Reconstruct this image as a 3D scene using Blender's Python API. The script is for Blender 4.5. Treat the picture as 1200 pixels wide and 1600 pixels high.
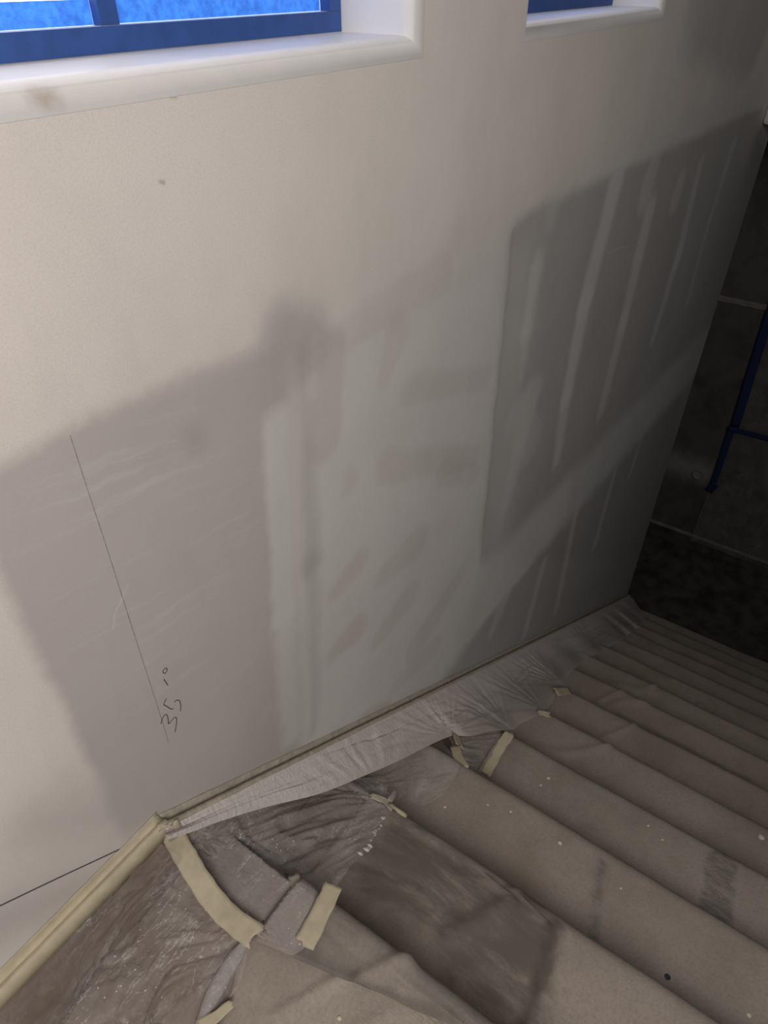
import bpy, math, random
from mathutils import Vector, Matrix, noise
from mathutils.bvhtree import BVHTree
random.seed(7)
for o in list(bpy.data.objects): bpy.data.objects.remove(o)
scene = bpy.context.scene
C = scene.collection

# ---------------------------------------------------------------- camera
# The wall stands in the plane y = 0, the stair runs down along +x, the landing floor is z = 0.
FPX = 1074.0
PITCH = math.atan(850 / FPX)
YAW = math.atan2(957, math.hypot(850, FPX))
CAM = Vector((0.0, -0.6, 1.211))
FW = Vector((math.cos(YAW) * math.cos(PITCH), math.sin(YAW) * math.cos(PITCH), -math.sin(PITCH)))
RT = Vector((math.sin(YAW), -math.cos(YAW), 0))
UP = RT.cross(FW)
cam = bpy.data.cameras.new('camera')
cam.sensor_fit = 'HORIZONTAL'; cam.sensor_width = 36.0; cam.lens = 36.0 * FPX / 1200
cam.clip_start = 0.02; cam.clip_end = 60
camo = bpy.data.objects.new('camera', cam); C.objects.link(camo)
m3 = Matrix((RT, UP, -FW)).transposed()
camo.matrix_world = Matrix.Translation(CAM) @ m3.to_4x4()
scene.camera = camo

# ---------------------------------------------------------------- light
scene.view_settings.view_transform = 'Standard'
scene.view_settings.look = 'None'
scene.view_settings.gamma = 1.0
scene.view_settings.use_curve_mapping = False
scene.view_settings.exposure = 0.0
world = bpy.data.worlds.new('room_ambient'); scene.world = world
world.use_nodes = True
world.node_tree.nodes['Background'].inputs[0].default_value = (0.78, 0.92, 1.0, 1)
world.node_tree.nodes['Background'].inputs[1].default_value = 0.022

def area_light(name, loc, target, size, power, col):
    l = bpy.data.lights.new(name, 'AREA'); l.shape = 'RECTANGLE'
    l.size, l.size_y = size; l.energy = power; l.color = col
    o = bpy.data.objects.new(name, l); C.objects.link(o)
    o.location = loc
    o.rotation_euler = (Vector(target) - Vector(loc)).to_track_quat('-Z', 'Y').to_euler()
    return o
# large warm soft area light for an unseen source above the landing, behind the camera
area_light('landing_area_light', (-0.62, -1.42, 1.95), (0.05, 0.0, 1.0), (0.9, 1.0), 41.0, (1.0, 0.925, 0.865))

# ---------------------------------------------------------------- helpers
S = 0.6
RUN, RISE = 0.46657 * S, 0.46657 * S * 0.69
NX = [0.57085 * S + k * RUN for k in range(14)]     # nosing positions
FLOOR_Z = -14 * RISE
H = CAM.z
def ray(u, v): return FW + RT * ((u - 600) / FPX) - UP * ((v - 800) / FPX)
def hit_y(u, v, y=0.0):
    r = ray(u, v); return CAM + r * ((y - CAM.y) / r.y)
def hit_z(u, v, z=0.0):
    r = ray(u, v); return CAM + r * ((z - CAM.z) / r.z)
def hit_x(u, v, x):
    r = ray(u, v); return CAM + r * ((x - CAM.x) / r.x)
def nose_z(x): return -(x - NX[0]) * 0.69
def hit_s(u, v, h=0.0):       # sloping plane through the nosings, raised by h
    r = ray(u, v)
    t = (0.69 * NX[0] + h - CAM.z - 0.69 * CAM.x) / (r.z + 0.69 * r.x)
    return CAM + r * t
def tread(u, v, k, h=0.009): return hit_z(u, v, -k * RISE + h)

def link(o, parent=None):
    C.objects.link(o)
    if parent is not None: o.parent = parent
    return o
def mesh_obj(name, verts, faces, mat, parent=None, smooth=False):
    me = bpy.data.meshes.new(name)
    me.from_pydata([tuple(v) for v in verts], [], faces); me.update()
    if mat: me.materials.append(mat)
    if smooth:
        me.polygons.foreach_set('use_smooth', [True] * len(me.polygons))
    return link(bpy.data.objects.new(name, me), parent)
def tag(o, label, cat, group=None):
    o['label'] = label; o['category'] = cat
    if group: o['group'] = group
    return o
def struct(o, label=None):
    o['kind'] = 'structure'
    if label: o['label'] = label
    return o
def empty(name, loc=(0, 0, 0)):
    o = bpy.data.objects.new(name, None); o.location = loc; o.empty_display_size = 0.05
    return link(o)
class MB:
    def __init__(s): s.v = []; s.f = []
    def box(s, a, b):
        x0, y0, z0 = a; x1, y1, z1 = b; n = len(s.v)
        s.v += [(x0,y0,z0),(x1,y0,z0),(x1,y1,z0),(x0,y1,z0),(x0,y0,z1),(x1,y0,z1),(x1,y1,z1),(x0,y1,z1)]
        s.f += [tuple(n+i for i in q) for q in ((0,3,2,1),(4,5,6,7),(0,1,5,4),(1,2,6,5),(2,3,7,6),(3,0,4,7))]
        return s
    def prism(s, poly, y0, y1):      # polygon in x,z extruded along y
        n = len(s.v); k = len(poly)
        s.v += [(x, y0, z) for x, z in poly] + [(x, y1, z) for x, z in poly]
        s.f += [tuple(range(n, n+k)), tuple(range(n+2*k-1, n+k-1, -1))]
        for i in range(k):
            j = (i+1) % k; s.f.append((n+i, n+k+i, n+k+j, n+j))
        return s
    def build(s, name, mat, parent=None, smooth=False, bevel=0):
        o = mesh_obj(name, s.v, s.f, mat, parent, smooth)
        if bevel:
            m = o.modifiers.new('bevel', 'BEVEL'); m.width = bevel; m.segments = 2; m.limit_method = 'ANGLE'
        return o
def grid_obj(name, pts, nu, nv, mat, parent=None, thick=0.0):
    f = [(i*nv+j, (i+1)*nv+j, (i+1)*nv+j+1, i*nv+j+1) for i in range(nu-1) for j in range(nv-1)]
    o = mesh_obj(name, pts, f, mat, parent, True)
    if thick:
        m = o.modifiers.new('thickness', 'SOLIDIFY'); m.thickness = thick; m.offset = 0
    return o
def resample(pts, n, smooth=True):
    pts = [Vector(p) for p in pts]
    dense = []
    if smooth and len(pts) > 2:
        for i in range(len(pts)-1):
            p0 = pts[max(i-1, 0)]; p1 = pts[i]; p2 = pts[i+1]; p3 = pts[min(i+2, len(pts)-1)]
            for k in range(12):
                t = k/12
                dense.append(0.5*((2*p1)+(p2-p0)*t+(2*p0-5*p1+4*p2-p3)*t*t+(3*p1-p0-3*p2+p3)*t**3))
        dense.append(pts[-1])
    else: dense = pts
    L = [0]
    for a, b in zip(dense, dense[1:]): L.append(L[-1]+(b-a).length)
    out = []; j = 0
    for i in range(n):
        s = L[-1]*i/(n-1)
        while j < len(dense)-2 and L[j+1] < s: j += 1
        d = L[j+1]-L[j]; t = (s-L[j])/d if d > 1e-9 else 0
        out.append(dense[j].lerp(dense[j+1], min(max(t, 0), 1)))
    return out

# ---------------------------------------------------------------- materials
class NT:
    def __init__(s, name):
        s.m = bpy.data.materials.new(name); s.m.use_nodes = True
        s.t = s.m.node_tree; s.t.nodes.clear()
        s.out = s.t.nodes.new('ShaderNodeOutputMaterial')
    def n(s, typ, ins=(), **kw):
        d = s.t.nodes.new(typ)
        for k, v in kw.items(): setattr(d, k, v)
        for k, v in (ins.items() if isinstance(ins, dict) else enumerate(ins)):
            if v is None: continue
            if isinstance(v, bpy.types.NodeSocket): s.t.links.new(v, d.inputs[k])
            else: d.inputs[k].default_value = v
        return d
    def math(s, op, a, b=None, c=None, clamp=False):
        return s.n('ShaderNodeMath', (a, b, c), operation=op, use_clamp=clamp).outputs[0]
    def vmath(s, op, a, b=None):
        return s.n('ShaderNodeVectorMath', (a, b), operation=op).outputs[0]
    def noise(s, vec, scale, detail=4, rough=0.55, dist=0.0):
        return s.n('ShaderNodeTexNoise', {'Vector': vec, 'Scale': scale, 'Detail': detail, 'Roughness': rough, 'Distortion': dist}).outputs[0]
    def smooth(s, x, a, b, lo=0.0, hi=1.0):
        return s.n('ShaderNodeMapRange', (x, a, b, lo, hi), interpolation_type='SMOOTHSTEP').outputs[0]
    def mix(s, f, a, b, blend='MIX'):
        d = s.t.nodes.new('ShaderNodeMix'); d.data_type = 'RGBA'; d.blend_type = blend
        for i, v in ((0, f), (6, a), (7, b)):
            if isinstance(v, bpy.types.NodeSocket): s.t.links.new(v, d.inputs[i])
            else: d.inputs[i].default_value = (*v, 1) if isinstance(v, tuple) and len(v) == 3 else v
        return d.outputs[2]
    def scaled(s, vec, sc):
        return s.n('ShaderNodeMapping', {'Vector': vec, 'Scale': sc}).outputs[0]
    def pos(s): return s.n('ShaderNodeNewGeometry').outputs['Position']
    def bump(s, h, strength=0.3, dist=0.001):
        return s.n('ShaderNodeBump', {'Strength': strength, 'Distance': dist, 'Height': h}).outputs[0]
    def bsdf(s, col, rough=0.6, normal=None, **kw):
        ins = {'Base Color': col if isinstance(col, bpy.types.NodeSocket) else (*col, 1), 'Roughness': rough}
        if normal is not None: ins['Normal'] = normal
        ins.update(kw)
        b = s.n('ShaderNodeBsdfPrincipled', ins)
        s.t.links.new(b.outputs[0], s.out.inputs[0]); return b

def stroke_group():
    g = bpy.data.node_groups.new('stroke_mask', 'ShaderNodeTree')
    for nm, ty in (('P', 'NodeSocketVector'), ('A', 'NodeSocketVector'), ('AB', 'NodeSocketVector'),
                   ('Inv', 'NodeSocketFloat'), ('R0', 'NodeSocketFloat'), ('R1', 'NodeSocketFloat'), ('Soft', 'NodeSocketFloat')):
        g.interface.new_socket(nm, in_out='INPUT', socket_type=ty)
    g.interface.new_socket('Mask', in_out='OUTPUT', socket_type='NodeSocketFloat')
    N = g.nodes; L = g.links
    gi = N.new('NodeGroupInput'); go = N.new('NodeGroupOutput')
    def vm(op, a, b=None, out=0):
        d = N.new('ShaderNodeVectorMath'); d.operation = op
        L.new(a, d.inputs[0])
        if b is not None: L.new(b, d.inputs[3] if op == 'SCALE' else d.inputs[1])
        return d.outputs[out]
    def fm(op, a, b=None, c=None, clamp=False):
        d = N.new('ShaderNodeMath'); d.operation = op; d.use_clamp = clamp
        for i, v in enumerate((a, b, c)):
            if v is None: continue
            if isinstance(v, bpy.types.NodeSocket): L.new(v, d.inputs[i])
            else: d.inputs[i].default_value = v
        return d.outputs[0]
    pa = vm('SUBTRACT', gi.outputs[0], gi.outputs[1])
    h = fm('MULTIPLY', vm('DOT_PRODUCT', pa, gi.outputs[2], 1), gi.outputs[3], clamp=True)
    d = vm('LENGTH', vm('SUBTRACT', pa, vm('SCALE', gi.outputs[2], h)), out=1)
    r = fm('MULTIPLY_ADD', h, fm('SUBTRACT', gi.outputs[5], gi.outputs[4]), gi.outputs[4])
    e = fm('SUBTRACT', r, d)                                  # > 0 inside
    mr = N.new('ShaderNodeMapRange'); mr.interpolation_type = 'SMOOTHSTEP'
    L.new(e, mr.inputs[0]); L.new(fm('MULTIPLY', gi.outputs[6], -1.0), mr.inputs[1]); L.new(gi.outputs[6], mr.inputs[2])
    L.new(mr.outputs[0], go.inputs[0])
    return g
SG = stroke_group()
def stroke(nt, P, a, b, r0, r1, soft):
    a = Vector(a); ab = Vector(b) - a
    d = nt.t.nodes.new('ShaderNodeGroup'); d.node_tree = SG
    nt.t.links.new(P, d.inputs[0])
    d.inputs[1].default_value = a; d.inputs[2].default_value = ab
    d.inputs[3].default_value = 1.0 / max(ab.length_squared, 1e-9)
    d.inputs[4].default_value = r0; d.inputs[5].default_value = r1; d.inputs[6].default_value = soft
    return d.outputs[0]
def convex(nt, P, pts, softs):
    """soft mask of a convex polygon in the x,z plane; softs: one width for each edge"""
    c = sum((Vector((p.x, 0, p.z)) for p in pts), Vector()) / len(pts)
    res = None
    for i, p in enumerate(pts):
        q = pts[(i+1) % len(pts)]
        e = Vector((q.x-p.x, 0, q.z-p.z)); nrm = Vector((-e.z, 0, e.x)).normalized()
        if nrm.dot(c - Vector((p.x, 0, p.z))) < 0: nrm = -nrm
        dot = nt.n('ShaderNodeVectorMath', (P, tuple(nrm)), operation='DOT_PRODUCT').outputs[1]
        k = nrm.dot(Vector((p.x, 0, p.z)))
        mk = nt.smooth(dot, k - softs[i], k + softs[i])
        res = mk if res is None else nt.math('MULTIPLY', res, mk)
    return res

PAINT = (0.745, 0.70, 0.665)
PAPER = (0.49, 0.455, 0.44)
MUD = (0.66, 0.655, 0.645)
DARKP = (0.385, 0.37, 0.362)
PINK = (0.50, 0.44, 0.42)
def W(u, v): return hit_y(u, v, 0.0)
def wall_material():
    nt = NT('skimmed_drywall')
    P0 = nt.pos()
    n1 = nt.n('ShaderNodeTexNoise', {'Vector': P0, 'Scale': 9.0, 'Detail': 3.0}).outputs['Color']
    n2 = nt.n('ShaderNodeTexNoise', {'Vector': P0, 'Scale': 45.0, 'Detail': 3.0}).outputs['Color']
    off = nt.vmath('SUBTRACT', n1, (0.5, 0.5, 0.5)); off = nt.vmath('MULTIPLY', off, (0.026, 0, 0.026))
    off2 = nt.vmath('SUBTRACT', n2, (0.5, 0.5, 0.5)); off2 = nt.vmath('MULTIPLY', off2, (0.012, 0, 0.012))
    P = nt.vmath('ADD', P0, nt.vmath('ADD', off, off2))
    P = PB = nt.vmath('MULTIPLY', P, (1, 0, 1))
    col = nt.mix(1.0, PAINT, PAINT)
    def put(mask, c, f=1.0):
        nonlocal col, P
        if f != 1.0: mask = nt.math('MULTIPLY', mask, f)
        col = nt.mix(mask, col, c)
        P = nt.n('ShaderNodeVectorMath', (col, (1e-9, 0, 1e-9), PB), operation='MULTIPLY_ADD').outputs[0]   # keeps the masks evaluated one after another
    def st(p, q, r0, r1, soft, c, f=1.0):
        a, b = W(*p), W(*q)
        put(stroke(nt, P, (a.x, 0, a.z), (b.x, 0, b.z), r0, r1, soft), c, f)
    # bare skimmed middle of the wall, under the painted upper part
    put(convex(nt, P, [W(490, 560), W(560, 470), W(760, 350), W(1190, 120), W(980, 930), W(440, 1195)], [.05, .1, .1, .06, .02, .02]), MUD, 0.85)
    # bare paper panel on the left
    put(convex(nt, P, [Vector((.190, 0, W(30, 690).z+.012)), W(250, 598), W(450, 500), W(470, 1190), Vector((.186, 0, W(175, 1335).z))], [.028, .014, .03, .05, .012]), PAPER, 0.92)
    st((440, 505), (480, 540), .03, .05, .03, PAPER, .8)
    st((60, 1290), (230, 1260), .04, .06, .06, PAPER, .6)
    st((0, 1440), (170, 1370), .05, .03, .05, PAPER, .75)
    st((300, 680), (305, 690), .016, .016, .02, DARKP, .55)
    # trowelled vertical mud bands beside it
    st((432, 660), (445, 960), .028, .027, .012, MUD, .9)
    st((445, 960), (455, 1150), .027, .025, .02, MUD, .8)
    st((470, 545), (488, 880), .013, .024, .018, DARKP, .42)
    st((488, 880), (492, 1140), .022, .012, .02, DARKP, .36)
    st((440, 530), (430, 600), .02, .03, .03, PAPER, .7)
    # paint strokes rolled over the middle
    for p, q, r0, r1, f in (((520, 540), (505, 690), .03, .04, .5), ((690, 430), (540, 520), .04, .03, .3), ((620, 520), (600, 590), .035, .02, .35),
                            ((720, 355), (712, 372), .025, .025, .2), ((545, 745), (545, 760), .02, .02, .4),
                            ((640, 610), (760, 590), .03, .03, .3), ((600, 730), (740, 715), .035, .03, .4), ((690, 740), (740, 740), .03, .03, .3),
                            ((560, 880), (520, 930), .03, .02, .5), ((650, 850), (600, 900), .05, .03, .35), ((555, 985), (520, 1020), .04, .02, .5),
                            ((640, 930), (590, 1000), .04, .03, .35), ((600, 1110), (570, 1125), .03, .03, .6), ((720, 900), (650, 1010), .03, .05, .35),
                            ((680, 1010), (620, 1070), .04, .03, .3)):
        st(p, q, r0, r1, .014, PINK, f*.75)
    # darker unpainted panel at the lower end
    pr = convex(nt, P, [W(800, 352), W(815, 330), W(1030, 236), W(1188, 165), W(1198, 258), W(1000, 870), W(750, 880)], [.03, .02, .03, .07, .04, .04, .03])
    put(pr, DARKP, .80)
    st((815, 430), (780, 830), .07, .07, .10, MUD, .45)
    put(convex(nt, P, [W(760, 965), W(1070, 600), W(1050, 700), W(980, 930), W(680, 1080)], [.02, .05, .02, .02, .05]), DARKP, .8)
    for p, q, r0, r1, f in (((838, 420), (822, 520), .035, .025, .7), ((822, 520), (815, 590), .03, .01, .5),
                            ((962, 290), (915, 470), .05, .05, .8), ((915, 470), (885, 620), .05, .04, .8), ((885, 620), (870, 720), .04, .03, .7),
                            ((1015, 330), (975, 500), .05, .045, .75), ((975, 500), (940, 640), .045, .04, .65),
                            ((1095, 255), (1060, 400), .03, .045, .6), ((1060, 400), (1020, 530), .045, .03, .6),
                            ((1145, 230), (1110, 340), .04, .03, .45), ((1110, 340), (1075, 470), .03, .03, .4),
                            ((1025, 245), (1010, 300), .05, .06, .5), ((1062, 290), (1056, 310), .05, .05, .5),
                            ((830, 620), (790, 790), .06, .03, .5), ((810, 650), (830, 690), .07, .07, .35), ((865, 320), (860, 340), .03, .03, .3),
                            ((850, 880), (820, 990), .03, .03, .6), ((902, 790), (870, 950), .03, .035, .6), ((960, 740), (930, 850), .03, .04, .5), ((1010, 660), (985, 740), .04, .03, .4),
                            ((790, 930), (770, 985), .05, .03, .5)):
        st(p, q, r0, r1, .022, MUD, f)
    # taped joint running level through that panel
    st((752, 930), (870, 800), .13, .13, .05, MUD, .85)
    st((870, 800), (1100, 545), .13, .16, .06, MUD, .75)
    st((1140, 420), (1060, 700), .06, .06, .05, MUD, .25)
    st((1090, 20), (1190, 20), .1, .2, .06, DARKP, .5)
    st((1050, 140), (1080, 30), .05, .05, .05, MUD, .5)
    # edge line of the dark panel and drips
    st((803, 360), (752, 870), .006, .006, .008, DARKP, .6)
    # trowel streaks, rust marks
    a, b = W(30, 940), W(410, 755); d = (b - a).normalized()
    ux = nt.n('ShaderNodeVectorMath', (P0, (d.x, 0, d.z)), operation='DOT_PRODUCT').outputs[1]
    uz = nt.n('ShaderNodeVectorMath', (P, (-d.z, 0, d.x)), operation='DOT_PRODUCT').outputs[1]
    sv = nt.n('ShaderNodeCombineXYZ', (nt.math('MULTIPLY', ux, 3.0), nt.math('MULTIPLY', uz, 55.0), 0.0)).outputs[0]
    sn = nt.smooth(nt.noise(sv, 1.0, 5, .65), .52, .72)
    sm = convex(nt, P, [W(0, 720), W(430, 560), W(430, 1080), W(120, 1130)], [.05] * 4)
    put(nt.math('MULTIPLY', sn, sm), MUD, .3)
    big = nt.noise(P0, 3.2, 4, .6)
    col = nt.mix(nt.smooth(big, .35, .7), col, nt.mix(1.0, col, (.93, .93, .93), 'MULTIPLY'))
    mid = nt.noise(nt.scaled(P0, (1.0, 1.0, .45)), 14.0, 5, .6)
    col = nt.mix(nt.math('MULTIPLY', nt.smooth(mid, .5, .75), .35), col, nt.mix(1.0, col, (.88, .88, .88), 'MULTIPLY'))
    for p, r, f in (((268, 149), .0022, .6), ((253, 281), .0020, .7)):
        st(p, (p[0]+4, p[1]), r, r, .003, (.33, .24, .13), f)
    for p, q in (((640, 690), (656, 650)), ((655, 645), (658, 632)), ((765, 548), (770, 544)), ((950, 395), (1000, 378)), ((185, 950), (200, 915)), ((180, 980), (185, 950))):
        st(p, q, .0015, .001, .0015, (.75, .73, .70), .3)
    fine = nt.noise(P0, 420.0, 2, .6)
    col = nt.mix(nt.smooth(fine, .35, .7, 0.0, .16), col, (.35, .34, .33))
    bp = nt.math('ADD', nt.math('MULTIPLY', mid, .8), nt.math('MULTIPLY', fine, .12))
    nt.bsdf(col, 0.82, nt.bump(bp, .25, .002))
    return nt.m
def plain(name, col, rough=0.6, nscale=30.0, amt=0.2, bump=0.1, **kw):
    nt = NT(name); P = nt.pos()
    n = nt.noise(P, nscale, 5, .6)
    c = nt.mix(nt.smooth(n, .3, .75), tuple(x*(1+amt*.5) for x in col), tuple(x*(1-amt) for x in col))
    nt.bsdf(c, rough, nt.bump(nt.noise(P, nscale*6, 3), bump, .001), **kw)
    return nt.m
def trim_material():
    nt = NT('white_semi_gloss_reveal'); P = nt.pos()
    c = nt.mix(nt.smooth(nt.noise(P, 12, 4), .35, .7), (.70, .695, .70), (.67, .667, .675))
    a = hit_y(62, 148, -.004); b = hit_y(84, 150, -.004)
    Pn = nt.vmath('ADD', P, nt.vmath('MULTIPLY', nt.vmath('SUBTRACT', nt.n('ShaderNodeTexNoise', {'Vector': P, 'Scale': 70.0, 'Detail': 4.0}).outputs['Color'], (.5, .5, .5)), (.016, .016, .016)))
    m = stroke(nt, Pn, a, b, .006, .006, .012)
    c = nt.mix(nt.math('MULTIPLY', m, .9), c, (.36, .27, .19))
    nt.bsdf(c, .42, nt.bump(nt.noise(P, 60, 3), .05, .001))
    return nt.m
def wood_material(name, c0, c1, rough=.45):
    nt = NT(name); P = nt.pos()
    g = nt.noise(nt.scaled(P, (3, 40, 40)), 1.0, 6, .6, .4)
    c = nt.mix(nt.smooth(g, .3, .7), c0, c1)
    nt.bsdf(c, rough, nt.bump(g, .1, .001)); return nt.m
def canvas_material(name, base, stains):
    nt = NT(name); P = nt.pos()
    n1 = nt.noise(P, 5.0, 5, .6); n2 = nt.noise(P, 22.0, 5, .65); n3 = nt.noise(P, 160.0, 3, .6)
    c = nt.mix(nt.smooth(n1, .35, .7), tuple(x*1.06 for x in base), tuple(x*f for x, f in zip(base, (.84, .82, .80))))
    c = nt.mix(nt.smooth(n2, .5, .78, 0, .35), c, tuple(x*.72 for x in base))
    c = nt.mix(nt.smooth(n3, .4, .72, 0, .34), c, tuple(x*.58 for x in base))
    c = nt.mix(nt.smooth(nt.noise(P, 520.0, 2), .5, .75, 0, .35), c, tuple(min(1, x*1.5) for x in base))
    off = nt.vmath('SUBTRACT', nt.n('ShaderNodeTexNoise', {'Vector': P, 'Scale': 30.0, 'Detail': 5.0}).outputs['Color'], (.5, .5, .5))
    Pw = nt.vmath('ADD', P, nt.vmath('MULTIPLY', off, (.03, .03, .03)))
    for a, b, r0, r1, soft, colr, f, nz in stains:
        m = stroke(nt, Pw, a, b, r0, r1, soft)
        if nz: m = nt.math('MULTIPLY', m, nt.smooth(nt.noise(nt.scaled(P, (1.9, .5, 1.0)), nz, 6, .72, .6), .36, .60, .25, 1.0))
        c = nt.mix(nt.math('MULTIPLY', m, f), c, colr)
    v = nt.n('ShaderNodeTexVoronoi', {'Vector': P, 'Scale': 120.0}).outputs['Distance']
    sp = nt.math('MULTIPLY', nt.smooth(v, .10, .05), nt.smooth(nt.noise(P, 17.0, 2), .56, .62))
    c = nt.mix(nt.math('MULTIPLY', sp, .7), c, (.12, .11, .10))
    wx = nt.n('ShaderNodeTexWave', {'Vector': P, 'Scale': 260.0, 'Distortion': 2.0, 'Detail': 1.0}, bands_direction='X').outputs[1]
    wy = nt.n('ShaderNodeTexWave', {'Vector': P, 'Scale': 260.0, 'Distortion': 2.0, 'Detail': 1.0}, bands_direction='Y').outputs[1]
    h = nt.math('ADD', nt.math('MULTIPLY', nt.math('ADD', wx, wy), .25), nt.math('ADD', n3, nt.math('MULTIPLY', n2, 2.0)))
    nt.bsdf(c, .9, nt.bump(h, .35, .0015)); return nt.m
def plastic_material(name, alpha, tint, dust, rough=.32, ledge=False):
    nt = NT(name); P = nt.pos()
    n1 = nt.noise(P, 7.0, 5, .65); n2 = nt.noise(P, 60.0, 5, .7)
    v = nt.n('ShaderNodeTexVoronoi', {'Vector': P, 'Scale': 95.0}).outputs['Distance']
    speck = nt.math('MULTIPLY', nt.smooth(v, .13, .07), nt.smooth(nt.noise(P, 12.0, 3), .5, .6))
    d = nt.math('ADD', nt.smooth(n1, .35, .75, 0, dust), nt.smooth(n2, .5, .8, 0, dust*.6))
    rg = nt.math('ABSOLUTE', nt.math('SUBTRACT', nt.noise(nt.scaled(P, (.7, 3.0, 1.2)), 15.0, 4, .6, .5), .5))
    rg = nt.math('MULTIPLY', nt.smooth(rg, .018, .0), nt.smooth(nt.noise(P, 8.0, 2), .45, .62))      # glints along the creases, painted in as pale streaks
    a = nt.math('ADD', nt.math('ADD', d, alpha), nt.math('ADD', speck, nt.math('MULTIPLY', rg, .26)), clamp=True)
    if ledge:      # opacity falls off away from the wall
        yy = nt.n('ShaderNodeSeparateXYZ', (P,)).outputs[1]
        a = nt.math('MULTIPLY', a, nt.smooth(yy, -.18, -.05, .52, 1.0))
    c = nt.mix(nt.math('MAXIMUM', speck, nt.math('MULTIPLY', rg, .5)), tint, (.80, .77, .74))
    wr = nt.math('ADD', nt.noise(nt.scaled(P, (2.2, 1.0, 1.4)), 30.0, 4, .6, 1.5), nt.math('MULTIPLY', nt.noise(nt.scaled(P, (1.0, 2.0, 1.4)), 130.0, 3, .6, 1.0), .35))
    nt.bsdf(c, rough, nt.bump(wr, .7, .0035), Alpha=a, IOR=1.45)
    return nt.m
def emit_material(name, col, strength, nscale=0):
    nt = NT(name)
    if nscale:
        P = nt.pos(); n = nt.noise(P, nscale, 4, .7)
        c = nt.mix(nt.smooth(n, .3, .7), tuple(x*.72 for x in col), tuple(min(x*1.3, 1) for x in col))
    else: c = nt.mix(1.0, col, col)
    e = nt.n('ShaderNodeEmission', (c, strength)); b = nt.n('ShaderNodeBsdfPrincipled', {'Base Color': c, 'Roughness': .6})
    ad = nt.n('ShaderNodeAddShader'); nt.t.links.new(e.outputs[0], ad.inputs[0]); nt.t.links.new(b.outputs[0], ad.inputs[1])
    nt.t.links.new(ad.outputs[0], nt.out.inputs[0]); return nt.m

M = {}
M['wall'] = wall_material()
M['white'] = trim_material()
M['plainwall'] = plain('painted_plaster', (.70, .67, .63), .8, 6, .08)
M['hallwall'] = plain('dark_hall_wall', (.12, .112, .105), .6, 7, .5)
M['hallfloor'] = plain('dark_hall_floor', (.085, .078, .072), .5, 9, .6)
def hall_material():
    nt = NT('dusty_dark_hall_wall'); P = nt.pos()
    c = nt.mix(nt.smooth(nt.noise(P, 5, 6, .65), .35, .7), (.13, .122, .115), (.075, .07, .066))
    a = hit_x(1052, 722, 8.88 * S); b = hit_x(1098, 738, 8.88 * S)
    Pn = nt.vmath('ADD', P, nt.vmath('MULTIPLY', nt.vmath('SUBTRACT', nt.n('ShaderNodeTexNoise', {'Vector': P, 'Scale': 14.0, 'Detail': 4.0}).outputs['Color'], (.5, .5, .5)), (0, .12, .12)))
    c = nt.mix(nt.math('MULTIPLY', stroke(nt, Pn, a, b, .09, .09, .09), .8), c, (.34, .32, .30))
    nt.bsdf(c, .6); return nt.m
M['hallwall'] = hall_material()
M['casing'] = plain('dusty_casing', (.26, .23, .21), .6, 20, .3)
M['door'] = plain('dark_door', (.11, .10, .095), .5, 6, .5)
M['landingwood'] = wood_material('brown_landing_wood', (.185, .135, .108), (.15, .108, .086))
M['stairwood'] = wood_material('brown_stair_wood', (.19, .13, .10), (.12, .08, .06))
M['base'] = wood_material('brown_skirting_wood', (.20, .145, .11), (.14, .10, .08))
M['tape'] = plain('cream_masking_tape', (.475, .418, .298), .7, 45, .12, .3)
M['tapedusty'] = plain('dusty_masking_tape', (.46, .415, .335), .8, 60, .25, .35)
M['bluedark'] = plain('blue_painters_tape', (.025, .075, .27), .65, 40, .15, .2)
M['bluehall'] = plain('navy_painters_tape', (.012, .026, .10), .65, 40, .15, .2)
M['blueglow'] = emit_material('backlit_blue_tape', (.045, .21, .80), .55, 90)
M['pane'] = emit_material('bright_window_pane', (.86, .86, .92), 1.35)
M['pencil'] = plain('pencil_graphite', (.11, .10, .10), .7, 200, .3)
M['pencilfaint'] = plain('faint_pencil_graphite', (.33, .31, .30), .8, 200, .3)
M['crack'] = plain('dark_joint', (.10, .095, .095), .9, 100, .3)
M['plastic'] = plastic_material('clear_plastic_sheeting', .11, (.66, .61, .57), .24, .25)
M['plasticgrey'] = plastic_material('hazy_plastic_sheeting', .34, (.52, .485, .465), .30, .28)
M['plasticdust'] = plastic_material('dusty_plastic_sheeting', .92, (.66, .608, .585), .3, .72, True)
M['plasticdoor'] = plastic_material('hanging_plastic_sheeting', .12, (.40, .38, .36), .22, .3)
M['spot'] = plain('dried_cream_paint', (.62, .57, .45), .7, 200, .1)
M['lump'] = plain('dark_blue_crumb', (.035, .04, .055), .7, 200, .4)
M['lint'] = plain('white_lint', (.58, .555, .535), .9, 200, .1)

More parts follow.
